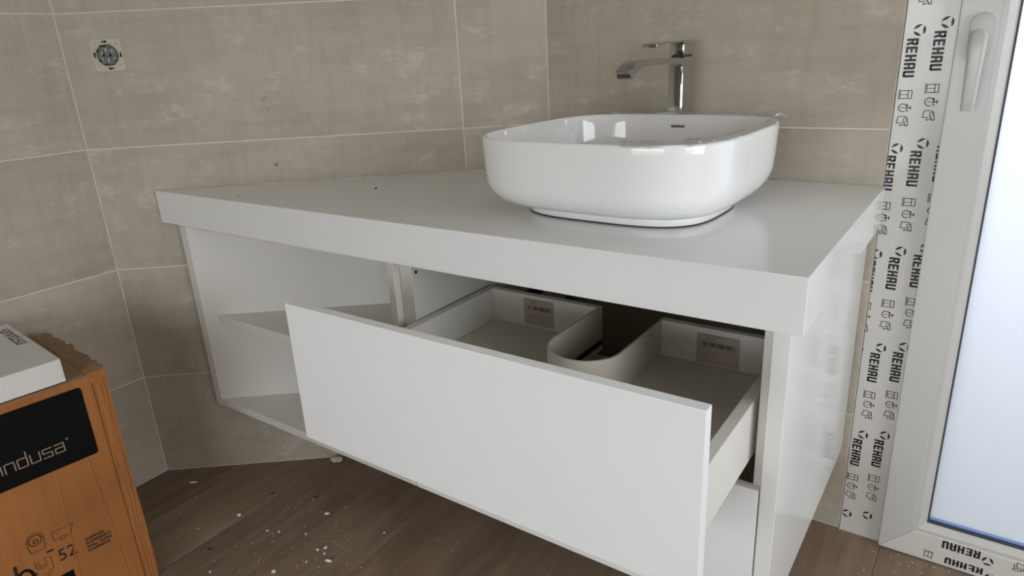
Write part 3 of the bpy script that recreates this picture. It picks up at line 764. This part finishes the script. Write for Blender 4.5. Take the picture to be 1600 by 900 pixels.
for (x, z, w, h) in ((.002, .0125, .003, .008), (-.009, .004, .003, .006), (.004, -.0125, .003, .009), (-.0105, -.009, .0025, .006), (.0165, .011, .004, .003), (.019, -.008, .003, .004)):
    bm = bmesh.new(); add_box(bm, x-w/2, x+w/2, -.0116, -.009, z-h/2, z+h/2); sk(bm, 'terminal_clip', 'steel')
def keyhole(x, z, ang_):
    P = [rect(-.0068, -.0016, .0040, .0016), [( .0030+.0031*math.cos(2*math.pi*i/10), .0031*math.sin(2*math.pi*i/10)) for i in range(10)]]
    printed('mounting_slot', xf(P, (x, z), (math.cos(ang_), math.sin(ang_)), (-math.sin(ang_), math.cos(ang_))), (0, -.0029, 0), (1, 0, 0), (0, 0, 1), 'dark_crumb', so)
keyhole(-.002, .0315, 0); keyhole(.002, -.0315, math.pi); keyhole(-.0305, .001, math.pi/2); keyhole(.0315, 0, -math.pi/2)
for x, z in ((-.025, .025), (.024, .0245), (.026, .027), (.027, -.026), (.0235, -.024), (-.024, -.0265)):
    printed('screw_hole', [[(x+.0011*math.cos(2*math.pi*i/8), z+.0011*math.sin(2*math.pi*i/8)) for i in range(8)]], (0, -.0029, 0), (1, 0, 0), (0, 0, 1), 'dark_crumb', so)

# pencil figures and small marks on the slanted wall (flat print on the tile)
R_ = -dA
q = font_polys('27', 0.016)
P = xf(q, (-0.012, -.004), (1, 0), (0, 1))
for x, z in ((-.016, -.030), (.004, -.026), (.000, -.050), (.012, -.050)): P += [[(x+.0022*math.cos(k*math.pi/3), z+.0016*math.sin(k*math.pi/3)) for k in range(6)]]
P += [[(.0010+.0042*math.cos(k*math.pi/4), -.165+.0045*math.sin(k*math.pi/4)) for k in range(8)]]
M['pencil'] = mat('faint_pencil', (0.20, 0.18, 0.15), 0.9, noise=(40, 0.2))
pm = printed('pencil_marks', P, A(0.7285, 0.0006, 1.0639), R_, (0, 0, 1), 'pencil', wall_corner)

# ------------------------------------------------------------------ cardboard box by the left wall
BA = math.radians(5); P0 = Vector((-1.322, -1.008, 0)); BH = 0.55
e1 = Vector((-math.cos(BA), math.sin(BA), 0)); e2 = Vector((-math.sin(BA), -math.cos(BA), 0))
# local frame: x = away from the left wall (front face at x=0), y = towards the back (corner at y=0), z up
cb = empty('cardboard_box', P0, -BA); tag(cb, 'tall brown cardboard carton with a black label beside the left wall', 'box')
BD, BLN = 0.362, 0.40
random.seed(21)
def crumple(o, amp, seed, zlock=True):
    random.seed(seed)
    for v in o.data.vertices: v.co += Vector((random.uniform(-amp, amp), random.uniform(-amp, amp), random.uniform(-amp, amp) if v.co.z > .01 else 0))
def panel(name, x0, x1, y0, y1, z0, z1, m, amp, seed, cuts=6):
    bm = bmesh.new(); add_box(bm, x0, x1, y0, y1, z0, z1)
    bmesh.ops.subdivide_edges(bm, edges=bm.edges, cuts=cuts, use_grid_fill=True)
    o = done(bm, name, m, cb); crumple(o, amp, seed); return o
body = panel('body', -BD, -0.003, -BLN, -0.003, 0, BH-0.006, 'card', 0.0006, 1, 5)
# overlapping closing panel on the face: covers all but the last 29 mm
ft = box('front_sheet', -0.003, 0.0, -BLN+.001, -0.0305, 0.001, BH-0.004, 'card', cb, bevel=0.0008)
cf = panel('corner_strip', -0.010, 0.0005, -0.0275, -0.0005, 0.001, BH-0.001, 'card', 0.0011, 4, 9)
# top: lid flap and torn side flap along the back edge
lid = panel('top_flap', -BD+.004, -0.001, -BLN+.002, -0.034, BH-0.006, BH-0.001, 'card_in', 0.0008, 6, 6)
bm = bmesh.new(); random.seed(33); n = 22; rings = []
for i in range(n+1):
    x = lerp(-0.0005, -BD+.002, i/n); w = .0 if i in (0,) else random.uniform(-.004, .004); h = 0.006+random.uniform(-.003, .005)+(.008 if i in (11, 12) else 0)
    rings.append([(x, -0.036, BH-.0035), (x, -0.031, BH+.0015), (x, -0.014, BH+.001+h*.35), (x, 0.002+w, BH+h*.6), (x, 0.001+w, BH-.006), (x, -0.03, BH-.006)])
loft(bm, rings); done(bm, 'torn_flap', 'card_in', cb)
bm = bmesh.new(); random.seed(35); add_box(bm, -.034, .0015, -.031, .0012, BH-.022, BH+.003)
bmesh.ops.subdivide_edges(bm, edges=bm.edges, cuts=3, use_grid_fill=True)
o = done(bm, 'crushed_corner', 'card', cb); crumple(o, 0.0012, 36)
# creases of the face as thin folded ridges
def ridge(y0, z0, y1, z1, w=0.003, h=0.0012):
    bm = bmesh.new(); d = Vector((0, y1-y0, z1-z0)).normalized(); nn = Vector((0, -d.z, d.y))
    a, b = Vector((0.0001, y0, z0)), Vector((0.0001, y1, z1)); X = Vector((h, 0, 0))
    loft(bm, [[tuple(p-nn*w), tuple(p+X), tuple(p+nn*w*.4)] for p in (a, b)]); done(bm, 'crease', 'card', cb)
ridge(-0.0735, 0.365, -0.058, 0.01); ridge(-0.135, 0.37, -0.15, 0.10, .004, .0008)
# printed label and drawings on the face; u to the right = +y, v up
def face_print(name, polys, m, lift=0.0005): return printed(name, polys, (lift, 0, 0), (0, 1, 0), (0, 0, 1), m, cb)
def round_rect(x0, y0, x1, y1, r, n=6):
    P = []
    for cx, cy, a0 in ((x1-r, y1-r, 0), (x0+r, y1-r, 90), (x0+r, y0+r, 180), (x1-r, y0+r, 270)): P += arc(cx, cy, r, a0, a0+90, n)
    return P
face_print('black_label', [round_rect(-0.385, 0.3715, -0.0512, 0.5300, 0.007)], 'black_label', .0005)
Pp, wd = square_word('sanindusa', 0.0192, 0.0023)
face_print('label_lettering', xf(Pp, (-0.107-wd+.004, 0.4060), (1, 0), (0, 1)), 'label_text', .0008)
w = 0.0011; P = []
P += stroke([(-.2192, .2141), (-.1926, .2123), (-.1900, .2400)] + arc(-.2055, .2400, .0155, 0, 180, 16) + [(-.2192, .2141)], w*1.1)
P += stroke(arc(-.2055, .2395, .0118, 0, 360, 24), w*1.6) + stroke(arc(-.2050, .2370, .0042, 0, 360, 16), w*1.5)
P += [[(-.2075+.0008*math.cos(k), .2185+.0008*math.sin(k)) for k in (0, 1.57, 3.14, 4.71)], [(-.1985+.0008*math.cos(k), .2220+.0008*math.sin(k)) for k in (0, 1.57, 3.14, 4.71)]]
P += stroke([(-.1755, .2386), (-.1350, .2389), (-.1426, .2185), (-.1520, .2175)] + arc(-.1575, .2175, .0055, 0, -180, 10, .0045) + [(-.1754, .2189), (-.1755, .2386)], w*1.1)
P += stroke(arc(-.1575, .2180, .0055, 10, 170, 8, .0030), w)
# outlined letter with two arms and a tail
P += stroke([(-.2180, .1903), (-.2178, .1800)] + arc(-.2060, .1800, .0118, 180, 290, 10, .0110) + [(-.1975, .1740)], w)
P += stroke([(-.2130, .1880), (-.2125, .1800)] + arc(-.2060, .1810, .0065, 180, 360, 10, .0065) + [(-.1990, .1930)], w)
P += stroke([(-.1895, .1900), (-.1890, .1650), (-.1920, .1560), (-.2000, .1480), (-.2080, .1465)], w) + stroke([(-.2060, .1520), (-.1990, .1560), (-.1965, .1620)], w)
face_print('box_drawings', P, 'ink_brown', .0006)
P = xf(font_polys('52', 0.0395), (-.1775, .1655), (.92, 0), (0, 1))
P += [rect(-.1930, .1985, -.1805, .2030)]
face_print('box_number', P, 'ink', .0006)
P = []
for k, t in enumerate(('SUSPENSA', 'SUSPENDIDO', 'WALL HUNG', 'SUSPENDUE')): P += xf(font_polys(t, .0095, .00028), (-.1225, .1825-.0098*k), (.90, 0), (0, 1))
face_print('box_small_text', P, 'ink', .0006)
P = stroke([(-.2510, .2010), (-.2530, .1400)], .0062) + stroke(arc(-.2385, .1640, .0130, 160, -160, 22, .0200), .0062) + [[(-.2215+.0028*math.cos(k*.63), .1640+.0028*math.sin(k*.63)) for k in range(10)]]
P += stroke([(-.2900, .1850), (-.2905, .1450)], .0062) + stroke(arc(-.2750, .1680, .0150, 170, 60, 10, .0150), .0062)
P += stroke([(-.3400, .185), (-.3400, .160)] + arc(-.3270, .160, .0130, 180, 360, 12, .0140) + [(-.3140, .185), (-.3140, .145)], .0062)
face_print('box_name', P, 'ink', .0006)
face_print('black_block', [rect(-.30, .09, -.1580, .1325)], 'black_label', .0006)

# white flat carton lying on the cardboard box
wb_ = empty('flat_white_carton', P0+Vector((0, 0, BH))+e1*0.004+e2*0.071, -BA); tag(wb_, 'flat white printed carton lying on the brown cardboard box', 'box')
o = box('body', -0.352, 0, -0.32, 0, 0.0005, 0.051, 'white_card', wb_, bevel=0.0015)
o = box('lid_edge', -0.0005, 0.0012, -0.319, -0.001, 0.0135, 0.0505, 'white_card', wb_, bevel=0.0006)
Pp, wd = square_word('sanindusa', 0.0105, 0.0015); k = 0.145/wd
printed('lid_lettering', [[(p[0]*k, p[1]*k) for p in q] for q in Pp], (-0.308, -0.028, 0.0516), (1, 0, 0), (0, 1, 0), 'ink_grey', wb_)

# ------------------------------------------------------------------ crumbs
def chip(name, x, y, z, sx, sy, sz, rz, seed, m='crumb'):
    random.seed(seed); bm = bmesh.new()
    bmesh.ops.create_icosphere(bm, subdivisions=1, radius=1.0)
    for v in bm.verts:
        k = random.uniform(.75, 1.15); v.co = Vector((v.co.x*sx*k, v.co.y*sy*k, (v.co.z+.92)*sz*.5*random.uniform(.85, 1.1)))
    mz = min(v.co.z for v in bm.verts)
    for v in bm.verts: v.co.z -= mz
    o = done(bm, name, m); o.location = (x, y, z); o.rotation_euler = (0, 0, rz); return o
big = [(-1.61, -.748, .014, .0035, .006, .7, 'long white plaster sliver on the floor near the wall corner'),
       (-1.356, -.767, .0075, .006, .007, .2, 'rounded white plaster crumb between box and corner shelf'),
       (-1.152, -.637, .0095, .005, .007, .5, 'flat white plaster chip on floor below the drawer edge'),
       (-1.006, -.758, .0115, .0045, .008, .3, 'elongated white plaster chip at the lower end of the scattered crumbs')]
for i, (x, y, sx, sy, sz, rz, lab) in enumerate(big):
    tag(chip('plaster_chip', x, y, 0, sx, sy, sz, rz, 100+i), lab, 'debris', 'plaster chips on the floor')
tag(chip('plaster_lump', -1.324, -.452, 0, .022, .013, .022, .5, 90, 'sealant'), 'pale plaster lump at the foot of the slanted wall', 'debris')
small = [(-1.092, -.852, .008), (-1.234, -.766, .0045), (-1.204, -.753, .005), (-1.136, -.721, .0042), (-1.062, -.745, .005), (-1.036, -.745, .0045), (-1.051, -.788, .0042), (-.965, -.61, .0038), (-1.226, -.935, .004), (-1.404, -.858, .0035), (-1.236, -.614, .003), (-1.05, -.73, .006)]
for i, (x, y, s) in enumerate(small):
    tag(chip('plaster_crumb', x, y, 0, s, s*.75, s*.9, i, 200+i), 'tiny white plaster crumb scattered on the brown floor', 'debris', 'tiny plaster crumbs on the floor')
for i, (x, y, s, lab) in enumerate(((-1.301, -.90, .008, 'dark splinter on the floor close to the cardboard box'), (-1.36, -.668, .007, 'dark speck on floor in front of the slanted wall'), (-1.236, -.614, .005, 'dark crumb on floor under the corner shelf'))):
    tag(chip('dark_speck', x, y+.012, 0, s, s*.4, s*.5, .8, 300+i, 'dark_crumb'), lab, 'debris')
tag(chip('dark_speck', -1.051, -.421, ZT, .0075, .0036, .003, -.5, 310, 'dark_crumb'), 'dark blue speck lying on the white worktop near the slanted wall', 'debris')
tag(chip('dark_speck', -1.323, -.617, ZT, .003, .002, .0015, .2, 311, 'dark_crumb'), 'smaller dark speck at the narrow end of the white worktop', 'debris')
# dust and grit nobody could count
random.seed(44); bm = bmesh.new()
for i in range(190):
    x, y = random.uniform(-1.6, -.7), random.uniform(-1.15, -.5)
    if random.random() < .5: x, y = random.gauss(-1.12, .14), random.gauss(-.80, .10)
    if (Vector((x, y, 0))-C0).dot(nA) < .03 or x < -1.3 and y < -.95: continue
    s = random.uniform(.0006, .0019)
    bmesh.ops.create_icosphere(bm, subdivisions=1, radius=s, matrix=Matrix.Translation((x, y, s*.5)) @ Matrix.Diagonal((1, .7, .5, 1)))
for i in range(70):
    x, y = random.uniform(.05, .4), -abs(random.gauss(.04, .05))-.03; s = random.uniform(.0006, .0020)
    bmesh.ops.create_icosphere(bm, subdivisions=1, radius=s, matrix=Matrix.Translation((x, y, s*.5)) @ Matrix.Diagonal((1, .7, .5, 1)))
tag(done(bm, 'plaster_dust', 'crumb'), 'fine white plaster dust scattered over the brown floor', 'dust', kind='stuff')
